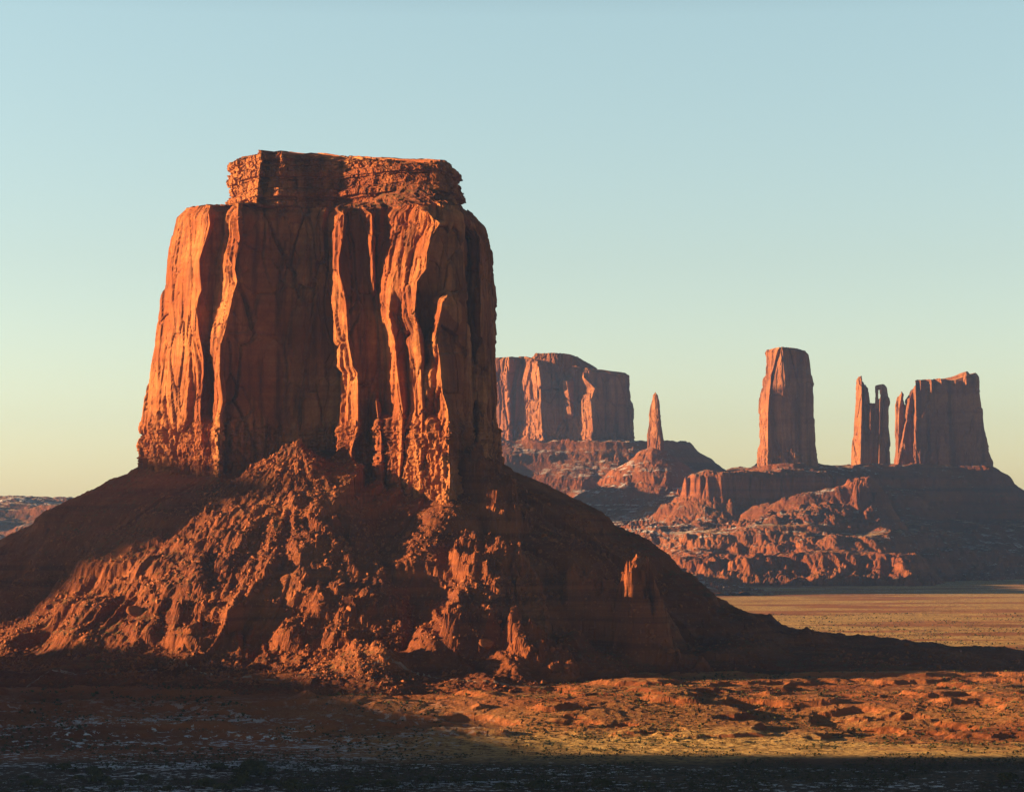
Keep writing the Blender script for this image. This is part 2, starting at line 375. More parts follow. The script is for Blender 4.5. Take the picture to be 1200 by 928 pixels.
key([(248, 556), (254, 562), (265, 566), (290, 574), (310, 577), (350, 578.5), (400, 580.5), (430, 582), (470, 584), (500, 583), (560, 582)], 8, 256)
key([(240, 554), (290, 569), (400, 575), (560, 576)], -32, 252)
key([(240, 470), (560, 480)], -52, 246)
key([(240, 300), (560, 290)], -52, 244)
key([(240, 214), (290, 203), (400, 187), (560, 176)], -32, 244)
def _sh(t, d): return t+d if isinstance(t, (int, float)) else [(a, b+d) for a, b in t]
for i in range(11, 28): K[i] = (K[i][0], _sh(K[i][1], 12 if i < 26 else 6), K[i][2])
NR1 = 330
W = wall_rows(K, YB, 630, NR1, .72, 3.0)
Wc = cliff_relief(W, 1.0, 20, zthin=49.0, smooth=lambda V: sstep(250, 236, V[..., 0]/V[..., 1]*FPX+CX)*sstep(70, 95, V[..., 2]))
# rounded, crumbling rim
vv = np.linspace(0, 1, NR1)[:, None]
rim = sstep(.955, 1.0, vv)
Wc = push(Wc, -4.5*rim*rim+rim*1.5*(worley(W[..., 0]/5, W[..., 1]/5, W[..., 2]/3, 55)[1]-.5))
Wc[-1, :, 2] += .8*perlin(W[-1, :, 0]/8, W[-1, :, 1]/8, 0, 5)
butte = empty('sandstone_butte', (-100, 1440, -91), 'large red sandstone butte with flat layered cap, closest of the rock formations', 'butte')
nc = Wc.shape[1]
mesh_from('cliff_wall', Wc, grid_quads(NR1, nc, True).reshape(-1, 4), M_cliff, butte)
# cap outline, on the same columns: matched through arc length along each ring
KC = []
def ckey(xt, ft, top): KC.append((xt, ft, top))
ckey([(180, 275), (200, 269), (215, 270), (245, 273)], 0, 190)
ckey([(180, 284), (245, 284)], 22, 185)
ckey([(180, 306), (245, 300)], 48, 178.5)
ckey([(180, 312), (245, 304)], 38, 178.5)
ckey([(180, 330), (245, 325)], 48, 181)
ckey([(180, 345), (245, 352)], 40, 184)
ckey([(180, 400), (245, 400)], 42, 186)
ckey([(180, 440), (245, 432)], 62, 187)
ckey([(180, 480), (245, 470)], 72, 189)
ckey([(180, 514), (245, 510)], 74, 190)
ckey([(180, 520), (205, 533), (245, 536)], 52, 190)
ckey([(180, 521), (193, 524), (205, 536), (215, 540), (245, 541.5)], 20, 191)
ckey([(180, 510), (245, 530)], -22, 190)
ckey([(180, 420), (245, 430)], -34, 186)
ckey([(180, 330), (245, 320)], -30, 180)
ckey([(180, 276), (205, 271), (245, 276)], -14, 188)
def spread(keys, yb, n, rows, Yref):
    V = wall_rows(keys, Yref, yb, rows, .6)
    out = []
    for r in V:
        rr = np.concatenate([r, r[:1]]); s = np.concatenate([[0], np.cumsum(np.linalg.norm(np.diff(rr, axis=0), axis=1))]); s /= s[-1]
        t = np.linspace(0, 1, n, endpoint=False); out.append(np.stack([np.interp(t, s, rr[:, k]) for k in range(3)], -1))
    return np.array(out)
NC2 = 1500
capW = spread(KC, 246, NC2, 150, YB)
def angle_match(ring, cx, cy, ang):
    a = np.arctan2(ring[:, 1]-cy, ring[:, 0]-cx); o = np.argsort(a); a = a[o]; r = ring[o]
    a3 = np.concatenate([a-2*np.pi, a, a+2*np.pi]); r3 = np.concatenate([r, r, r])
    return np.stack([np.interp(ang, a3, r3[:, k]) for k in range(3)], -1)
ccx, ccy = capW[0, :, 0].mean(), capW[0, :, 1].mean()+3
# the debris-covered shoulder between the rim of the wall and the foot of the cap
ringo = Wc[-1]; angs = np.arctan2(ringo[:, 1]-ccy, ringo[:, 0]-ccx)
inner = angle_match(capW[6], ccx, ccy, angs)
inner[:, :2] = inner[:, :2]*.93+np.array([ccx, ccy])*.07
# how high debris leans on the cap: tallest at the front right
lean = np.interp((inner[:, 0]/inner[:, 1]*FPX+CX), [260, 380, 420, 450, 480, 500, 525, 545], [0, 0, 3, 9, 17, 13, 5, 2])*(inner[:, 1] < ccy)
inner[:, 2] += lean
rows = []
for i in range(41):
    t = i/40; r = ringo*(1-t)+inner*t; r = r.copy()
    r[:, 2] = ringo[:, 2]*(1-t)+inner[:, 2]*t+.0
    w = min(1, t*8)
    r[:, 2] += w*(1.6*fbm(r[:, 0]/9, r[:, 1]/9, 0, 61, 4)+1.8*(worley(r[:, 0]/3.5, r[:, 1]/3.5, 0, 62, True)[1]-.4))
    rows.append(r)
mesh_from('rubble_shoulder', np.array(rows), grid_quads(41, nc, True).reshape(-1, 4), M_talus, butte)
x, y, z = capW[..., 0], capW[..., 1], capW[..., 2]
led = 3.4*np.tanh(6*perlin(0*x, (z+1.2*perlin(x/25, y/25, 0, 3))/5.5, x/140, 70))*(.7+.6*perlin(x/14, y/14, z/5, 74))
_, c1 = worley(x/5.5, y/5.5, z/2.2, 71); _, c2 = worley(x/11, y/11, z/4.5, 72); _, c3 = worley(x/2, y/2, z/1.3, 73)
cv = np.linspace(0, 1, 150)[:, None]
U = np.linspace(0, 1, NC2)[None]*430+0*z; zw = z+.8*perlin(x/30, y/30, 0*z, 75)
l1, b1 = bricks(U, zw, 9, 5.2, 76); l2, b2 = bricks(U, zw, 4.2, 2.1, 77); l3, b3 = bricks(U, zw, 1.9, 1.0, 78)
f1, j1 = facets(U/8+2*l1, zw/5, 82); f2, j2 = facets(U/3.6+3*l2, zw/2.4, 83); f3, j3 = facets(U/1.7, zw/1.2, 84)
Uw = U+2.2*perlin(U/9, zw/3, 0, 85)
l1, b1 = bricks(Uw, zw, 8, 5.2, 76); l2, b2 = bricks(Uw, zw+.5*perlin(U/12, 0, 0, 86), 3.6, 2.0, 77); l3, b3 = bricks(Uw, zw, 1.7, 1.0, 78)
capd = 4.0*(l1-.5)+2.6*(b1-.5)+2.0*(l2-.5)+1.6*(b2-.5)+.6*(b3-.5)+1.5*f1+.5*f3+2.0*fbm(U/30, zw/20, 0, 87, 2)-2.5*sstep(.95, 1, cv)
capR = push(capW, capd)
capR[-6:, :, 2] += np.linspace(.2, 1, 6)[:, None]*(2.6*(bricks(U[-1:]+0*U[-6:], 0*U[-6:], 6, 5, 79)[1]-.5)+1.2*(bricks(U[-6:], 0*U[-6:], 2.5, 5, 81)[1]-.5))
topc = fill_top(capR[-1], capR[-1][:, 2].mean()+1, 14, 80, 1.4)
capV = np.concatenate([capR, topc[1:]])
mesh_from('layered_cap', capV, grid_quads(len(capV), NC2, True).reshape(-1, 4), M_cap, butte)
print('wall', time.time()-T0)
# ---- talus around the near butte: a height field
ybase = np.array([(168, 545), (200, 548), (235, 553), (262, 556), (300, 538), (345, 520), (400, 530), (420, 546), (455, 562), (480, 572), (500, 580), (527, 580), (547, 556), (583, 540)], float)
brow = W[int(NR1*.20)]
sel = np.linspace(0, nc-1, 260).astype(int); BO = brow[sel][:, :2]
bpx = BO[:, 0]/BO[:, 1]*FPX+CX
front = BO[:, 1] < YB+2
BT = np.where(front, -0.0+ (HOR-np.interp(bpx, ybase[:, 0], ybase[:, 1]))/FPX*BO[:, 1], 26.0)
BT = sum(np.roll(BT, s) for s in range(-3, 4))/7
def poly_dist(X, Y, pts, vals, chunk=60000):
    """distance outside a closed outline and the outline value there"""
    A = pts; B = np.roll(pts, -1, 0); vB = np.roll(vals, -1)
    sh = X.shape; x = X.ravel().astype(F32); y = Y.ravel().astype(F32); D = np.empty(x.size, F32); T = np.empty(x.size, F32)
    ab = (B-A).astype(F32); L2 = (ab**2).sum(1)+1e-6
    for i in range(0, x.size, chunk):
        px = x[i:i+chunk, None]-A[None, :, 0].astype(F32); py = y[i:i+chunk, None]-A[None, :, 1].astype(F32)
        t = np.clip((px*ab[:, 0]+py*ab[:, 1])/L2, 0, 1)
        d2 = (px-t*ab[:, 0])**2+(py-t*ab[:, 1])**2
        k = d2.argmin(1); r = np.arange(len(k)); D[i:i+chunk] = np.sqrt(d2[r, k]); tt = t[r, k]
        T[i:i+chunk] = vals[k]*(1-tt)+vB[k]*tt
        # inside test
        xa = A[None, :, 0]; ya = A[None, :, 1]; xb = B[None, :, 0]; yb = B[None, :, 1]
        yy = y[i:i+chunk, None]; xx = x[i:i+chunk, None]
        cr = ((ya > yy) != (yb > yy)) & (xx < (xb-xa)*(yy-ya)/(yb-ya+1e-9)+xa)
        D[i:i+chunk] *= np.where(cr.sum(1) % 2 == 1, -1, 1)
    return D.reshape(sh), T.reshape(sh)
LEDG = [(4, 2), (-5, 8), (-20, 3), (-31, 7), (-43, 2), (-52, 4), (-66, 3), (-80, 3)]
def ledges(h, X, Y, s=1.0, lst=LEDG, seed=90, w=.9):
    wob = 1.5*s*perlin(X/(60*s), Y/(60*s), 0, seed)
    for i, (zc, A) in enumerate(lst):
        a = A*(.5+.85*sstep(-.3, .35, perlin(X/(38*s), Y/(38*s), i*3.3, seed+1)))
        fl = 1.4*s*ridged(X/(6*s), Y/(6*s), i*1.7, seed+2, 2)
        h = h+a*(1/(1+np.exp(-np.clip((h-zc-wob-fl)/(w*s), -30, 30)))-1.0)
    return h
AP = P(348, 516, 1422); RB = P(528, 797, 1225); RIDGE = math.atan2(RB[1]-AP[1], RB[0]-AP[0])
MOUNDS = [  # px, py of the two ends, width m, height m
    ((556, 568), (592, 618), 12, 20), ((560, 675), (610, 715), 20, 13), 
    ((548, 738), (585, 750), 16, 13), ((620, 765), (655, 785), 15, 10), ((688, 716), (760, 756), 13, 17), ((752, 754), (802, 786), 15, 17)]
def talus_h(X, Y, detail=True, mounds=()):
    D, T = poly_dist(X, Y, BO, BT)
    Dp = np.maximum(D, 0)
    wv = 1+.10*perlin(X/90, Y/90, 0, 40)
    pr = np.interp(Dp*wv, [0, 150, 224, 330, 450, 700], [0, 66, 88, 94, 98, 112])
    h = T-pr-.35*np.maximum(0, Y-1560)-.25*np.maximum(0, Y-1620)
    an = np.arctan2(Y-1450, X+110)
    h = h+np.minimum(Dp*.05, 6)*(ridged(an*9, Dp/220, 0, 41, 3)-.3)*(.3+.7*sstep(330, 200, Dp))
    h = ledges(h, X, Y)
    # the sunlit debris fan in front of the recess
    dx, dy = X-AP[0], Y-AP[1]; r = np.hypot(dx, dy*1.02)+.01; th = np.arctan2(dy, dx)
    rel = np.angle(np.exp(1j*(th-RIDGE)))                 # 0 along the main crest, positive to its right
    sl = np.interp(rel, [-3.1, -1.7, -.45, 0, .35, 1.2, 3.1], [.62, .62, .60, .525, .66, .9, .9])
    hp = AP[2]-sl*r-.00035*r*r
    gul = ridged(th*3.1+.35*perlin(X/50, Y/50, 0, 44), r/260, 0, 45, 3, .6)
    hp = hp+np.clip(r*.10, 0, 11)*(gul-.35)*(.6+.8*perlin(X/40, Y/40, 0, 58))
    hp = hp+np.minimum(r*.06, 3.5)*fbm(X/20, Y/20, 0, 46, 3)*2
    hp = hp+sstep(4, 30, r)*2.2*facets((th*60+r*.12)/5, r/8, 59)[0]
    hp = ledges(hp, X, Y, 1.0, [(-46, 5), (-64, 4)], 95, .8)
    k = 3.0
    m = np.maximum(h, hp); fan = sstep(-3, 3, hp-h)
    h = m+k*np.exp(-np.abs(h-hp)/k)*.5
    for (a, b, w, H) in mounds:
        ab = b-a; L2 = (ab[:2]**2).sum()
        t = np.clip(((X-a[0])*ab[0]+(Y-a[1])*ab[1])/L2, 0, 1)
        d = np.hypot(X-a[0]-t*ab[0], Y-a[1]-t*ab[1])*(1+.5*perlin(X/14, Y/14, 0, 49))
        cw = worley(X/5.5, Y/7, 0, 53, True)[1]
        bumpm = H*sstep(w, w*.55, d+3*(cw-.5))*(.75+.35*cw)
        st = 2.4; fr = bumpm/st-np.floor(bumpm/st); h = h+st*(np.floor(bumpm/st)+sstep(.55, 1, fr))+np.minimum(bumpm, 6)*(.55*facets(X/3.6, Y/3.6, 54)[0]+.8*fbm(X/8, Y/8, 0, 56, 3))
    h = ledges(h, X, Y, .8, [(z0, 1.1) for z0 in (30, 20, 11, -12, -26, -38, -47, -59, -73)], 190, .5)
    for_t = h+94; h = np.where(for_t < 24, 24*np.exp(np.clip(for_t-24, -400, 0)/24)-94, h)
    h = h-17*sstep(230, 460, D)-10*sstep(205, 300, r)*sstep(1330, 1280, Y)
    if detail:
        rough = np.clip(fan+.42, 0, 1)
        h = h+rough*(1.6*fbm(X/11, Y/11, 0, 47, 4)*1.5)
        d1, c = worley(X/6.5, Y/6.5, 0, 48, True); h = h+rough*2.4*np.maximum(c-.45, 0)*sstep(.6, .42, d1)
        f, j = facets(X/9, Y/9, 57); h = h+rough*1.6*f
        d1, c = worley(X/2.6, Y/2.6, 0, 51, True); h = h+(.35+rough)*1.2*np.maximum(c-.4, 0)*sstep(.6, .35, d1)
        h = h+.5*fbm(X/4, Y/4, 0, 52, 3)
    return h
def hit(px, py, hf, Y0=1150., Y1=1500., n=500):
    """where the line of sight through px, py first meets a height field"""
    Ys = np.linspace(Y0, Y1, n); p = P(px, py, Ys); hh = hf(p[:, 0], p[:, 1])
    k = np.argmax(hh > p[:, 2]);
    return p[k] if hh[k] > p[k, 2] else None
MW = []
for a, b, w, H in MOUNDS:
    pa, pb = hit(*a, lambda X, Y: talus_h(X, Y, False)), hit(*b, lambda X, Y: talus_h(X, Y, False))
    if pa is not None and pb is not None: MW.append((pa, pb, w, H))
# ---- valley floor
def ground_h(X, Y, detail=True):
    z = np.interp(Y, [0, 1500, 3700, 90000], [-104, -104, -131, -134])
    wob = 40*perlin(X/170, Y/300, 0, 100)+18*perlin(X/50, Y/80, 0, 101)
    bench = sstep(1055, 1150, Y+wob)*sstep(1720, 1500, Y+wob)
    z = z+9.5*bench
    if detail:
        zone = sstep(1010, 1085, Y)*sstep(1420, 1250, Y)
        b0 = 13*(fbm(X/120, Y/60, 0, 102, 3)+.35)+1.3*ridged(X/34, Y/20, 0, 103, 3)
        stp = 2.6; q0 = b0/stp; fr = q0-np.floor(q0)
        z = z+zone*(stp*(np.floor(q0)+sstep(.62, .95, fr))*.9+.1*b0-2.0)
        z = z+zone*(.9*fbm(X/12, Y/9, 0, 104, 4)+.8*np.maximum(worley(X/3.5, Y/3.5, 0, 111, True)[1]-.6, 0))
        z2 = sstep(1450, 1700, Y)*sstep(3600, 2500, Y); z = z+z2*(1.6*fbm(X/90, Y/50, 0, 105, 4))
        z = z+.5*fbm(X/9, Y/7, 0, 106, 3)
        z = z+sstep(1500, 1560, Y)*sstep(1900, 1700, Y)*4*np.maximum(fbm(X/60, Y/40, 0, 107, 3), 0)
    return z
xs = np.concatenate([np.arange(-560, -330, 2.5), np.arange(-330, 330, .78), np.arange(330, 760, 2.2)])
ys = np.concatenate([np.arange(1120, 1180, 2), np.arange(1180, 1520, .85), np.arange(1520, 1960, 4)])
X, Y = np.meshgrid(xs, ys)
H = talus_h(X, Y, True, MW)
G = ground_h(X, Y, False)
D0, _ = poly_dist(X[::4, ::4], Y[::4, ::4], BO, BT)
q = grid_quads(len(ys), len(xs))
keep = (H > G-7); kf = (keep[:-1, :-1] | keep[1:, 1:]) 
Dn = np.repeat(np.repeat(D0, 4, 0), 4, 1)[:len(ys), :len(xs)]
kf &= (Dn[:-1, :-1] > -14)
mesh_from('talus_slope', np.stack([X, Y, H], -1), q[kf], M_talus, butte)
print('talus', time.time()-T0)
def talus_at(x, y):
    i = np.clip(np.searchsorted(ys, y)-1, 0, len(ys)-2); j = np.clip(np.searchsorted(xs, x)-1, 0, len(xs)-2)
    return H[i, j]
# ------------------------------------------------------------------ ground sheet
def sheet(angs, Ys):
    A, Yg = np.meshgrid(np.tan(angs), Ys); return A*Yg, Yg
HF = math.radians(13.2)
angs = np.concatenate([np.radians(np.linspace(-75, -30, 12)), np.radians(np.linspace(-29, -13.4, 60)), np.linspace(-HF, HF, 1080), np.radians(np.linspace(13.4, 29, 60)), np.radians(np.linspace(30, 75, 12))])
Ys = np.concatenate([[-3000, -500, 40, 200, 400, 600], np.arange(760, 1480, 1.7), np.arange(1480, 2000, 4), np.geomspace(2000, 4200, 190), np.geomspace(4300, 90000, 40)])
A, Yg = np.meshgrid(np.tan(angs), Ys); Xg = A*np.maximum(Yg, 900)
near = np.abs(Xg) < 1500
Zg = ground_h(Xg, Yg, True); Zg = np.where(Yg < 700, -106, Zg)
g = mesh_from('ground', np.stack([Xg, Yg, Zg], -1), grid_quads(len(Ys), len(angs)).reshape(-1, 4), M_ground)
tag(g, kind='structure')
print('ground', time.time()-T0)
# ------------------------------------------------------------------ benchland under the far formations
AX = [  # centre lines: points (px, depth), inner radius, height of the crest
    ([(575, 5250), (700, 5250)], 200, 130, -18, 1), ([(764, 4700), (770, 4710)], 14, 120, 14, 1),
    ([(832, 4440), (872, 4470), (950, 4530)], 22, 64, 70, 2), ([(920, 4600), (1020, 4790), (1110, 4880), (1138, 4880)], 62, 80, 70, 1)]
LPS = np.array([(-200, 300), (0, 115), (70, 73), (208, -16), (262, -25), (336, -60), (404, -67), (478, -99), (560, -128), (640, -140), (900, -160)], float)
LPR = np.array([(-200, 300), (0, 115), (70, 73), (103, 55), (115, 27), (208, -20), (262, -25), (336, -63), (404, -67), (478, -101), (560, -128), (640, -140), (900, -160)], float)
def seg_dist(X, Y, pts):
    D = np.full(X.shape, 1e9)
    pts = [np.array([P(p[0], 590, p[1])[0], p[1]]) for p in pts]
    for a, b in zip(pts[:-1], pts[1:]):
        ab = b-a; t = np.clip(((X-a[0])*ab[0]+(Y-a[1])*ab[1])/(ab@ab), 0, 1)
        D = np.minimum(D, np.hypot(X-a[0]-t*ab[0], Y-a[1]-t*ab[1]))
    return D
def bench_h(X, Y):
    z = np.full(X.shape, -170.)
    wob = 34*fbm(X/240, Y/240, 0, 120, 3)*2+10*ridged(X/60, Y/60, 0, 121, 2)
    flute = ridged(X/26, Y/60, 0, 122, 3)
    for pts, r, top, off, soft in AX:
        T_ = LPS if soft == 1 else LPR
        d = seg_dist(X, Y, pts)-r; d = d-200*np.clip((X-60)/560, 0, 1)*sstep(780, 640, X)*sstep(90, 240, d)+34*fbm(X/95, Y/160, 0, 131, 3)*2*sstep(300, 370, d); d = d+wob*sstep(20, 140, d)*(1-.6*sstep(150, 230, d))+(15 if soft == 2 else 1.5 if off < 0 else 5)*flute+(26*perlin(X/75, Y/75, 0, 132) if off < 0 else 0)
        z = np.maximum(z, np.minimum(np.interp(d+off, T_[:, 0], T_[:, 1]), top+9*perlin(X/60, Y/60, 0, 123)+5*perlin(X/22, Y/22, 0, 124)))
    # tableland far left
    dl = np.maximum(0, (4550+60*perlin(X/300, 0, 0, 125)-Y))+np.maximum(0, X+560)*.8+wob
    z = np.maximum(z, np.interp(dl, [0, 60, 80, 200, 230, 330, 352, 500, 640], [13, 8, -8, -34, -56, -70, -92, -120, -150]))
    # gently sloping snowy sheet at the foot of the mesa and an unseen ridge added to shade it from the left
    sh = np.interp(Y, [4200, 4340, 4400, 4900], [-90, -27, -20, 24])-np.maximum(0, X-250)*.22
    z = np.maximum(z, sh+1.5*fbm(X/50, Y/50, 0, 133, 3))
    dq = np.hypot(np.maximum(np.abs(X+160)-50, 0), np.maximum(np.abs(Y-4590)-170, 0)); z = np.maximum(z, 84-dq*1.3)
    # ridge added out of sight behind the near butte, shading the far plain
    dr = np.hypot(np.maximum(np.abs(X+190)-80, 0), np.maximum(np.abs(Y-3610)-225, 0))
    z = np.maximum(z, 26-dr*3)
    low = (.4+.6*sstep(-62, -72, z))*sstep(-28, -36, z)*sstep(-135, -120, z)
    z = z+low*(11*ridged(X/46, Y/46, 0, 126, 3)+5*(worley(X/26, Y/26, 0, 127, True)[1]-.5))
    d1, c = worley(X/13, Y/13, 0, 128, True)
    flat = sstep(1.5, 4, np.abs(z+23))*sstep(1.5, 4, np.abs(z+65))
    z = z+(.25+.75*flat)*(2.5*fbm(X/30, Y/30, 0, 129, 4)+3.0*np.maximum(c-.4, 0)*sstep(.6, .25, d1))
    z = ledges(z, X, Y, 2.5, [(95, 6), (46, 10), (8, 5), (-42, 4), (-100, 6)], 130, .6)
    return z
angs2 = np.concatenate([np.radians(np.linspace(-15.5, -9.3, 260)), np.radians(np.linspace(-9.3, -1.2, 90))[1:-1], np.radians(np.linspace(-1.2, 14.5, 960))])
Ys2 = np.concatenate([np.arange(3300, 3900, 9), np.arange(3900, 4640, 2.6), np.arange(4640, 5300, 4.5), np.arange(5300, 6300, 20)])
A2, Y2 = np.meshgrid(np.tan(angs2), Ys2); X2 = A2*Y2
H2 = bench_h(X2, Y2); G2 = np.interp(Y2, [0, 1500, 3700, 90000], [-104, -104, -131, -134])
kp = H2 > G2-6; q2 = grid_quads(len(Ys2), len(angs2))
hl = mesh_from('hills', np.stack([X2, Y2, H2], -1), q2[kp[:-1, :-1] | kp[1:, 1:]], M_hill)
tag(hl, kind='structure')
print('bench', time.time()-T0)
# ------------------------------------------------------------------ far formations
def tower(name, keys, Yref, ybot, parent, rows=150, step=1.5, s=2.0, seed=0, top=2.0, amp=1.0, thin=None, dome=0.0):
    V = wall_rows(keys, Yref, ybot, rows, step, step*2)
    v = np.linspace(0, 1, rows)[:, None]
    V = cliff_relief(V, s, seed, thin, amp)
    V = push(V, -3.0*s*sstep(.96, 1, v)**2)
    V[-5:, :, 2] += top*s*(worley(V[-5:, :, 0]/(5*s), V[-5:, :, 1]/(5*s), 0*V[-5:, :, 0], seed, True)[1]-.5)
    Tq = fill_top(V[-1], V[-1][:, 2].mean()+dome, 8, seed, 1.0*s, s)
    V = np.concatenate([V, Tq[1:]])
    return mesh_from(name, V, grid_quads(len(V), V.shape[1], True).reshape(-1, 4), M_far, parent)
# broad mesa
mesa = empty('sandstone_mesa', P(650, 560, 5200), 'broad hazy mesa with a low stepped cap, just right of the near butte', 'mesa')
MY = 5200
mk = [(548, 0, 420), (575, 60, 419), (596, 78, 418),
      ([(418, 607), (450, 600), (480, 601), (520, 600)], 62, 418), ([(418, 614), (450, 606), (520, 604)], 66, 418),
      ([(424, 630), (450, 633), (480, 634), (520, 636)], 118, 424), ([(424, 633), (450, 636), (520, 639)], 100, 424),
      (660, 88, 427), (662, [(440, 90), (447, 106), (485, 106), (492, 90)], 427), ([(447, 664), (485, 669)], [(440, 90), (447, 116), (485, 116), (492, 90)], 428), (672, 92, 428),
      ([(442, 679), (470, 678), (520, 678)], 100, 430), ([(442, 684), (455, 697), (470, 692), (520, 696)], [(430, 100), (445, 135), (520, 138)], 431), ([(442, 688), (455, 700), (470, 696), (520, 699)], 116, 432),
      (718, 108, 435), (733, 80, 437), ([(437, 735), (460, 738), (480, 740), (520, 740.5)], 10, 438), (733, -110, 437), (640, -150, 428), (550, -110, 420)]
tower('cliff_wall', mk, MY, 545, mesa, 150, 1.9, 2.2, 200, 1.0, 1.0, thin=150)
ck = [(600, 0, 425), (619, 60, 424), ([(414, 627), (430, 622)], 80, 414), (650, 95, 413.5), ([(414, 669), (430, 680)], 90, 414.5), ([(418, 676), (432, 699)], 60, 417), ([(420, 678), (432, 700)], -20, 420), (650, -60, 415), (615, -40, 420)]
tower('stepped_cap', ck, MY, 436, mesa, 40, 1.9, 1.2, 210, 1.5, 1.0)
# thin spire
spire = empty('rock_spire', P(768, 532, 4700), 'thin isolated rock spire on a red debris cone', 'rock spire')
sk = [([(459, 765.2), (470, 764), (485, 761), (500, 760), (510, 758), (530, 759)], 0, 461), ([(459, 767), (485, 768), (510, 769), (530, 771)], 12, 459.5), ([(459, 768.5), (470, 770), (500, 772), (530, 775)], 13, 459.5),
      ([(459, 769.6), (475, 772.5), (500, 775), (515, 777.5), (530, 778)], 2, 461), ([(459, 769), (475, 772), (530, 777)], -16, 461), ([(459, 766), (500, 761), (530, 761)], -16, 461)]
tower('spire_column', sk, 4700, 538, spire, 120, .9, .7, 220, .8, .8)
# tall block
block = empty('castle_shaped_butte', P(922, 550, 4600), 'tall slab-sided rock tower with a flat top, left of the double-pronged fin', 'butte')
bk = [([(408, 897), (437, 897), (445, 892), (470, 889), (530, 888), (560, 888)], 0, 410), ([(408, 905), (437, 903), (470, 897), (560, 896)], 20, 407.5), ([(408, 912), (430, 906), (440, 903), (450, 902), (480, 900), (560, 900)], 34, 407),
      ([(408, 915), (430, 909), (440, 906), (480, 902), (560, 902)], 30, 407), ([(408, 917), (425, 918), (440, 920), (455, 920), (470, 915), (560, 915)], [(408, 38), (440, 44), (452, 40), (458, 32), (560, 32)], 406.5),
      ([(408, 919), (440, 923), (455, 922), (560, 920)], 30, 406.5), (935, 28, 408.5), (944, 22, 410.5),
      ([(408, 947), (437, 950), (450, 953), (480, 954.5), (510, 956), (535, 957), (560, 958)], 0, 411.5), (944, -50, 411), (905, -50, 409)]
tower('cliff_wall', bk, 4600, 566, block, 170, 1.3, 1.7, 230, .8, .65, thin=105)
# twin-towered fin
twin = empty('twin_spired_butte', P(1020, 550, 4790), 'narrow double-pronged rock fin with a gap between its spires', 'butte')
def box_tower(name, xl, xc, xr, yt, Yr, yb, parent, seed, th=20, s=1.3, step=1.2, f=0.0, rows=110, top=1.0, amp=.55):
    """xl, xc, xr: tables by y of the left edge, the lit arris and the right edge"""
    def off(t, d): return t+d if isinstance(t, (int, float)) else [(a, b+d) for a, b in t]
    yl, ym, yr = yt
    kk = [(xl, f, yl), (xc, f+th, ym), (off(xc, 1.5), f+th*.8, ym), (off(xr, -2), f+th*.6, yr), (xr, f, yr), (off(xr, -2), f-th, yr), (off(xl, 2), f-th, yl)]
    return tower(name, kk, Yr, yb, parent, rows, step, s, seed, top, amp)
box_tower('spire', [(440, 1004.5), (460, 1003.5), (490, 1001), (520, 999), (550, 997)], [(440, 1009), (470, 1010), (550, 1008)], [(440, 1011), (455, 1013), (560, 1016)], (442, 440, 445), 4790, 566, twin, 240, 16, 1.2)
box_tower('tower', [(450, 1010), (560, 1006)], [(450, 1012), (560, 1012)], [(451, 1018), (470, 1020), (560, 1024)], (451, 451, 452), 4790, 566, twin, 241, 14, 1.2)
box_tower('saddle', 1014, 1020, 1032, (473, 472.5, 473), 4790, 566, twin, 242, 15, 1.2)
box_tower('tower', [(450, 1030.5), (465, 1031.5), (472, 1026), (560, 1022)], [(450, 1033), (472, 1031), (560, 1030)], [(450, 1039), (472, 1042.5), (480, 1040.5), (500, 1041), (520, 1043), (560, 1045)], (451, 450, 450.5), 4790, 566, twin, 243, 16, 1.2)
box_tower('spire', [(452, 1025.5), (474, 1025)], [(452, 1028), (474, 1028)], [(452, 1029.5), (474, 1029.5)], (453, 452, 452), 4600, 478, twin, 244, 8, .7, .8, 0, 40)
box_tower('bridge', 1025.5, 1029, 1034, (451.5, 451, 450.5), 4600, 457, twin, 245, 8, .5, .8, 0, 20, .5, .5)
# crenellated block on the right
cren = empty('crenellated_butte', P(1105, 560, 4880), 'wide jagged-topped butte at the far right with a small horn', 'butte')
gk = [([(475, 1061), (500, 1056), (560, 1044)], -4, 466), ([(470, 1066), (560, 1050)], 26, 464), (1070, 22, 455), (1073, 34, 447), (1075.5, 24, 445), (1079, 36, 446), (1083, 24, 444.5), (1087.5, 26, 444.5), (1091.5, 38, 446), (1095, 26, 444), (1103, 34, 443.5), (1108, 24, 444), (1120, 32, 445.5), (1128, 26, 442.5),
      (1132.5, 34, 436), (1136, 26, 435), (1139, 20, 439), (1144, 26, 436.5), ([(436, 1147.5), (460, 1149), (480, 1151), (500, 1153), (520, 1157), (540, 1163), (560, 1167)], 0, 438), ([(436, 1145), (500, 1150), (560, 1160)], -45, 438), (1100, -50, 444), ([(450, 1072), (560, 1056)], -40, 450)]
gk = [(a, ([(440, f), (450, f), (464, 38-(a-1072)*.30), (580, 38-(a-1072)*.30)]) if isinstance(a, (int, float)) and 1072 < a < 1146 else f, t) for a, f, t in gk]
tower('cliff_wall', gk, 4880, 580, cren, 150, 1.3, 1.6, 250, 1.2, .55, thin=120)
box_tower('horn', [(459, 1053), (475, 1050), (500, 1049.5), (530, 1049.5), (550, 1046)], [(459, 1057), (480, 1053.5), (550, 1052)], [(459, 1060), (468, 1059), (475, 1062), (550, 1066)], (461, 459, 459.5), 4880, 566, cren, 251, 14, 1.2)
print('far', time.time()-T0)
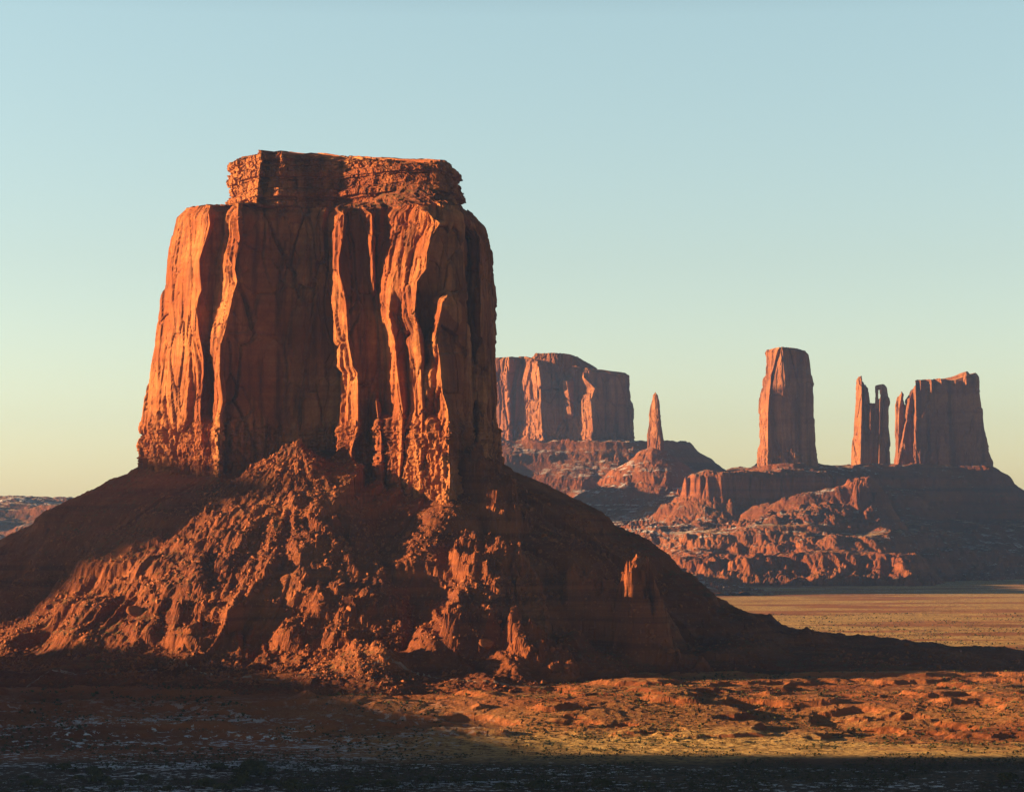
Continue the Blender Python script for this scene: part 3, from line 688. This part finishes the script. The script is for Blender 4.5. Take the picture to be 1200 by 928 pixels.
# ------------------------------------------------------------------ formations off to the left that cast the long shadows
def plain_butte(name, label, pts, zt, zb, seed, s=2.0):
    c = np.mean(np.array(pts), 0); o = empty(name, (c[0], c[1], zb), label, 'butte')
    pts = np.array(pts, float); n = 36; ring = []
    for i in range(len(pts)):
        a, b = pts[i], pts[(i+1) % len(pts)]; m = max(4, int(np.hypot(*(b-a))/6)); t = np.linspace(0, 1, m, endpoint=False)[:, None]; ring.append(a*(1-t)+b*t)
    ring = np.concatenate(ring); rows = []
    for i in range(n):
        t = i/(n-1); sc = 1+.10*(1-t); r = (ring-c)*sc+c; rows.append(np.concatenate([r, np.full((len(r), 1), zb+(zt-zb)*t)], 1))
    V = cliff_relief(np.array(rows), s, seed); V = np.concatenate([V, fill_top(V[-1], zt, 8, seed, 2, s)[1:]])
    mesh_from('cliff_wall', V, grid_quads(len(V), V.shape[1], True).reshape(-1, 4), M_far, o)
    return o
TE = math.tan(math.radians(SUN_EL)); AZ = math.radians(SUN_AZ)
SUNV = np.array([-math.sin(AZ)*math.cos(math.radians(SUN_EL)), -math.cos(AZ)*math.cos(math.radians(SUN_EL)), math.sin(math.radians(SUN_EL))])  # towards the sun
def toward(X, Y, dist): return X-math.sin(AZ)*dist, Y-math.cos(AZ)*dist
SH_A = (1374, 1600, 30)      # nearest depth, farthest depth and height of the shaded part of the left talus
SH_B = (500, 958, -10)
SH_C = (985, 1300, -70)  # unseen knoll added to shade the lower left ground
ax, ay = toward(-230, SH_A[0], 1500); _, ay2 = toward(-230, SH_A[1], 1500)
plain_butte('distant_butte', 'tall butte outside the picture to the left', [(ax, ay), (ax+10, ay2), (ax-300, ay2), (ax-300, ay+20)], SH_A[2]+1500*TE, -135, 300)
ax, ay = toward(-200, SH_B[0], 1100); _, ay2 = toward(-200, SH_B[1], 1100)
plain_butte('rim_mesa', 'long mesa outside the picture to the near left', [(ax, ay), (ax, ay2), (ax-400, ay2+20), (ax-400, ay)], SH_B[2]+1100*TE, -110, 310)
ax, ay = toward(-200, SH_C[0], 500); _, ay2 = toward(-200, SH_C[1], 500)
plain_butte('shade_knoll', 'low rocky knoll added unseen to the left for its shade', [(ax, ay), (ax-20, ay2-60), (ax-60, ay2), (ax-200, ay2), (ax-200, ay)], SH_C[2]+500*TE, -106, 320)
# ------------------------------------------------------------------ rocks
import bmesh
PROTO = []
for i in range(10):
    r = np.random.default_rng(500+i); pts = r.normal(size=(16, 3)); pts /= np.linalg.norm(pts, axis=1)[:, None]; pts *= r.uniform(.75, 1.0, (16, 1))*np.array([1, r.uniform(.7, 1), r.uniform(.55, .85)])
    bm = bmesh.new()
    for p in pts: bm.verts.new(p)
    bmesh.ops.convex_hull(bm, input=bm.verts[:]); bmesh.ops.triangulate(bm, faces=bm.faces[:])
    loose = [v for v in bm.verts if not v.link_faces]; bmesh.ops.delete(bm, geom=loose, context='VERTS')
    bm.verts.index_update(); PROTO.append((np.array([v.co[:] for v in bm.verts]), np.array([[v.index for v in f.verts] for f in bm.faces])))
    me = bpy.data.meshes.new('boulder'); bmesh.ops.bevel(bm, geom=bm.edges[:], offset=.05, segments=1, affect='EDGES'); bm.to_mesh(me); bm.free(); me.materials.append(M_rock)
    PROTO[-1] = PROTO[-1]+(me,)
def rot(r):
    q = r.normal(size=4); q /= np.linalg.norm(q); w, x, y, z = q
    return np.array([[1-2*(y*y+z*z), 2*(x*y-z*w), 2*(x*z+y*w)], [2*(x*y+z*w), 1-2*(x*x+z*z), 2*(y*z-x*w)], [2*(x*z-y*w), 2*(y*z+x*w), 1-2*(x*x+y*y)]])
def merged(name, P3, S, mat, protos, seed):
    r = np.random.default_rng(seed); VV = []; FF = []; n = 0
    for p, s in zip(P3, S):
        v, f = protos[r.integers(len(protos))][:2]; v = (v*s)@rot(r).T+p; VV.append(v); FF.append(f+n); n += len(v)
    return mesh_from(name, np.concatenate(VV), np.concatenate(FF), mat)
# loose rubble over the fan: beyond counting
r = np.random.default_rng(11); n = 52000
an = r.uniform(math.pi*.97, math.pi*2.02, n); rr = np.sqrt(r.uniform(0, 1, n))*215
px_, py_ = AP[0]+rr*np.cos(an), AP[1]+rr*np.sin(an)
den = fbm(px_/30, py_/30, 0, 140, 3)+.0
ok = (den > -.10) & (py_ < 1440); px_, py_ = px_[ok], py_[ok]
S = .30*(1/np.maximum(r.uniform(0, 1, len(px_)), .02))**.46
pz_ = talus_at(px_, py_)
rub = merged('rubble', np.stack([px_, py_, pz_+.15*S], -1), S, M_rock, PROTO, 12)
tag(rub, 'loose broken rubble strewn over the sunlit debris fan', 'rubble', kind='stuff')
r = np.random.default_rng(13); n = 16000
qx, qy = r.uniform(-330, 380, n), r.uniform(1190, 1470, n); ok = (perlin(qx/35, qy/35, 0, 150) > -.05); qx, qy = qx[ok], qy[ok]; qz = talus_at(qx, qy)
ok = (qz > -96) & (qz < 25); qx, qy, qz = qx[ok], qy[ok], qz[ok]; S = .35*(1/np.maximum(r.uniform(0, 1, len(qx)), .015))**.46
tag(merged('scree', np.stack([qx, qy, qz+.1*S], -1), S, M_rock, PROTO, 14), 'sparse scree scattered over the shaded flanks of the near butte', 'scree', kind='stuff')
talf = lambda x, y: talus_at(x, y)
def boulders(specs, label, group, lo, hi, seed):
    r = np.random.default_rng(seed); c = 0
    for (cx, cy, sx, sy, n) in specs:
        for _ in range(n):
            px, py = r.normal(cx, sx), r.normal(cy, sy); p = hit(px, py, talf, 1150, 1480, 340)
            if p is None: continue
            s = lo+(hi-lo)*r.uniform()**2.2
            o = bpy.data.objects.new('boulder', PROTO[r.integers(10)][2]); col.objects.link(o)
            o.location = (p[0], p[1], p[2]+ZO+.1*s); o.scale = (s, s*r.uniform(.75, 1.1), s*r.uniform(.7, 1.0)); o.rotation_euler = tuple(r.uniform(-.6, .6, 2))+(r.uniform(0, 6.28),)
            tag(o, label, 'boulder', group); c += 1
    return c
nb = boulders([(300, 640, 55, 40, 70), (380, 690, 45, 45, 60), (250, 700, 60, 25, 40), (345, 560, 25, 25, 25), (150, 715, 40, 14, 20)], 'angular orange sandstone boulder lying on the sunlit rubble fan', 'boulders on the sunlit rubble fan', 1.1, 3.4, 21)
nb += boulders([(580, 690, 16, 14, 34), (600, 680, 10, 10, 8)], 'orange boulder in the tight sunlit cluster on the dark slope right of the fan', 'boulders clustered on the dark slope', 1.5, 4.0, 22)
nb += boulders([(640, 650, 14, 12, 8), (765, 760, 25, 14, 14), (650, 772, 25, 10, 8), (735, 735, 22, 14, 16), (475, 735, 25, 16, 9)], 'lone orange boulder catching sun low on the shaded slope', 'boulders scattered low on the shaded slope', 1.3, 3.4, 23)
for nm, px, py, s, lab in (('pinnacle_rock', 350, 522, 5.5, 'pointed rock standing at the very top of the rubble fan'), ('boulder', 322, 527, 6.5, 'squat pale boulder just left below the top of the rubble fan'),
                           ('boulder', 161, 720, 8, 'largest pale boulder at the lower left of the rubble fan'), ('boulder', 571, 757, 6.5, 'flat pale boulder below the sunlit mound on the dark slope')):
    p = hit(px, py, talf, 1150, 1480, 600)
    if p is None: continue
    o = bpy.data.objects.new(nm, PROTO[3][2]); col.objects.link(o); o.location = (p[0], p[1], p[2]+ZO+.2*s)
    o.scale = (s*.45, s*.5, s*1.1) if nm == 'pinnacle_rock' else (s, s*.8, s*.8); o.rotation_euler = (.1, .35, .5)
    tag(o, lab, 'boulder' if nm == 'boulder' else 'rock')
# ------------------------------------------------------------------ scrub
TUFT = []
for i in range(5):
    r = np.random.default_rng(700+i); VV = []; FF = []; n = 0
    for _ in range(9):                                   # nine leaf blades in a low dome
        a = r.uniform(0, 6.28); e = r.uniform(.2, 1.3); L = r.uniform(.6, 1); w = .28
        d = np.array([math.cos(a)*math.cos(e), math.sin(a)*math.cos(e), math.sin(e)]); s_ = np.array([-math.sin(a), math.cos(a), 0])
        VV += [d*.1-s_*w*.5, d*.1+s_*w*.5, d*L+s_*w, d*L-s_*w]; FF += [[n, n+1, n+2], [n, n+2, n+3]]; n += 4
    TUFT.append((np.array(VV), np.array(FF)))
def scatter_tufts(name, label, n, Ya, Yb, lo, hi, seed, thr=-.05, hf=None):
    r = np.random.default_rng(seed); Yv = np.exp(r.uniform(math.log(Ya), math.log(Yb), n)); Xv = Yv*np.tan(r.uniform(-.225, .225, n))
    ok = perlin(Xv/45, Yv/60, 0, seed) > thr; Xv, Yv = Xv[ok], Yv[ok]
    Zv = ground_h(Xv, Yv, True); S = r.uniform(lo, hi, len(Xv))*r.choice([.7, 1, 1.5], len(Xv), p=[.5, .38, .12])
    VV = []; FF = []; m = 0; ca = r.uniform(0, 6.28, len(Xv)); kk = r.integers(0, 5, len(Xv))
    for k in range(5):
        s = kk == k; v, f = TUFT[k]
        c, sn = np.cos(ca[s])[:, None], np.sin(ca[s])[:, None]
        q = np.stack([v[:, 0]*c-v[:, 1]*sn, v[:, 0]*sn+v[:, 1]*c, np.broadcast_to(v[:, 2], (s.sum(), len(v)))], -1)*S[s][:, None, None]
        q += np.stack([Xv[s], Yv[s], Zv[s]], -1)[:, None, :]
        VV.append(q.reshape(-1, 3)); FF.append((f[None]+(np.arange(s.sum())*len(v))[:, None, None]+m).reshape(-1, 3)); m += q.shape[0]*q.shape[1]
    return tag(mesh_from(name, np.concatenate(VV), np.concatenate(FF), M_bush), label, 'scrub', kind='stuff')
scatter_tufts('desert_scrub', 'dark low desert scrub dotting the shaded foreground flat', 17000, 840, 1010, .35, .8, 31, -.12)
scatter_tufts('sage_scrub', 'sparse sage scrub over the sunlit mounds and far plain', 30000, 1010, 2600, .6, 1.25, 32, -.05)
# rounded junipers along the lower edge
def juniper(seed):
    r = np.random.default_rng(seed); VV = []; FF = []; n = 0
    for _ in range(260):
        a = r.uniform(0, 6.28); u = r.uniform(-.1, 1); rad = math.sqrt(max(0, 1-u*u))*r.uniform(.55, 1.05)*(1+.25*math.sin(3*a+seed)); c = np.array([rad*math.cos(a), rad*math.sin(a), .45+u*.75])
        R = rot(r); w = .16; qd = np.array([[-w, -w*.6, 0], [w, -w*.6, 0], [w, w*.6, 0], [-w, w*.6, 0]])@R.T+c
        VV.append(qd); FF += [[n, n+1, n+2], [n, n+2, n+3]]; n += 4
    return np.concatenate(VV), np.array(FF)
jm = []
for i in range(4):
    v, f = juniper(800+i); me = bpy.data.meshes.new('foliage'); me.from_pydata(v.tolist(), [], f.tolist()); me.materials.append(M_bush)
    bm = bmesh.new(); bmesh.ops.create_cone(bm, cap_ends=True, segments=7, radius1=.14, radius2=.07, depth=.9, matrix=__import__('mathutils').Matrix.Translation((0, 0, .4))); mt = bpy.data.meshes.new('trunk'); bm.to_mesh(mt); bm.free(); mt.materials.append(M_bark); jm.append((me, mt))
r = np.random.default_rng(41)
spots = [(r.uniform(0, 330), r.uniform(896, 926)) for _ in range(26)]+[(r.uniform(330, 640), r.uniform(915, 927)) for _ in range(12)]+[(705, 922), (759, 922), (1180, 914)]
for i, (px, py) in enumerate(spots):
    p = hit(px, py, lambda X, Y: ground_h(X, Y, True), 820, 1100, 400)
    if p is None: continue
    s = r.uniform(1.5, 3.2)
    lab = 'small dark juniper bush on the shaded foreground flat'
    o = empty('juniper_bush', p, lab, 'bush', 'juniper bushes along the foreground'); me, mt = jm[i % 4]
    for nm, d in (('foliage', me), ('trunk', mt)):
        c = bpy.data.objects.new(nm, d); col.objects.link(c); c.parent = o
    o.scale = (s*1.3, s*1.3, s*.8); o.rotation_euler = (0, 0, r.uniform(0, 6.28))
# pale track skirting the foot of the butte
tp = [(-40, 809), (60, 805), (130, 800), (200, 797), (300, 796.5), (400, 798), (480, 800), (560, 803), (640, 806)]
pts = np.array([hit(a, b, lambda X, Y: ground_h(X, Y, True), 1100, 1350, 500) for a, b in tp])
tt = np.linspace(0, len(pts)-1, 300); cx_ = np.interp(tt, range(len(pts)), pts[:, 0]); cy_ = np.interp(tt, range(len(pts)), pts[:, 1])
rowsr = []
for off in np.linspace(-1.6, 1.6, 5):
    yy = cy_+off+1.2*perlin(cx_/30, 0, 0, 9); rowsr.append(np.stack([cx_, yy, np.maximum(ground_h(cx_, yy, True), talus_at(cx_, yy))+.12], -1))
tag(mesh_from('dirt_road', np.array(rowsr), grid_quads(5, 300).reshape(-1, 4), M_road), kind='structure')
# ------------------------------------------------------------------ air
bm = bmesh.new(); bmesh.ops.create_cube(bm, size=1.0); me = bpy.data.meshes.new('haze'); bm.to_mesh(me); bm.free()
hz = bpy.data.objects.new('haze', me); col.objects.link(hz); hz.location = (0, 3500, (ZO+260-145)/2-0); hz.scale = (9000, 7600, ZO+260+30)
hz.location.z = (ZO+260-30)/2
hm = bpy.data.materials.new('haze'); hm.use_nodes = True; nt = hm.node_tree; nt.nodes.clear()
ov = nt.nodes.new('ShaderNodeOutputMaterial'); pv = nt.nodes.new('ShaderNodeVolumePrincipled'); pv.inputs['Color'].default_value = (.27, .50, 1.0, 1)
HAZE = 4.2e-5
pv.inputs['Density'].default_value = HAZE; pv.inputs['Anisotropy'].default_value = .6
nt.links.new(pv.outputs[0], ov.inputs['Volume']); me.materials.append(hm); tag(hz, 'thin bluish haze hanging in the valley air', 'haze', kind='stuff')
# ------------------------------------------------------------------ light, sky, camera
sc = bpy.context.scene
w = bpy.data.worlds.new('World'); sc.world = w; w.use_nodes = True; nt = w.node_tree; bg = nt.nodes['Background']
sky = nt.nodes.new('ShaderNodeTexSky'); sky.sky_type = 'NISHITA'; sky.sun_disc = False
sky.sun_elevation = math.radians(SUN_EL); sky.sun_rotation = math.radians(-SUN_AZ if False else 180+SUN_AZ-180-2*SUN_AZ)
sky.altitude = 1600; sky.air_density = 1.0; sky.dust_density = 1.5; sky.ozone_density = 1.0
k = N(nt); tc = k.n('ShaderNodeTexCoord'); sz = k.n('ShaderNodeSeparateXYZ'); k.link(tc.outputs['Generated'], sz.inputs[0])
SKYR = [(0.015, (1.13, 1.09, 1.10)), (.1, (1.22, 1.13, 1.02)), (.2, (1.46, 1.39, 1.16)), (.30, (.22, .23, .26)), (1.0, (.12, .13, .16))]
nt.links.new(k.mix(1.0, sky.outputs[0], k.ramp(sz.outputs['Z'], SKYR), 'MULTIPLY'), bg.inputs['Color']); bg.inputs['Strength'].default_value = .05
from mathutils import Vector
L = bpy.data.lights.new('sun', 'SUN'); L.energy = 5.0; L.angle = math.radians(.53); L.color = (1.0, .655, .31)
lo = bpy.data.objects.new('sun', L); col.objects.link(lo); lo.rotation_euler = Vector(SUNV).to_track_quat('Z', 'Y').to_euler()
cam = bpy.data.cameras.new('camera'); co = bpy.data.objects.new('camera', cam); col.objects.link(co)
cam.sensor_width = 36; cam.lens = 36*FPX/1200; cam.clip_start = 1; cam.clip_end = 200000
co.location = (0, 0, ZO); co.rotation_euler = (math.pi/2+PITCH, 0, 0); sc.camera = co
sc.view_settings.view_transform = 'Standard'; sc.view_settings.look = 'None'; sc.view_settings.exposure = 2.0; sc.view_settings.gamma = 1
sc.cycles.use_denoising = True; sc.cycles.max_bounces = 5; sc.cycles.diffuse_bounces = 3; sc.cycles.volume_bounces = 1
sc.cycles.volume_step_rate = 4; sc.cycles.volume_max_steps = 64
print('done', time.time()-T0, 'boulders', nb)
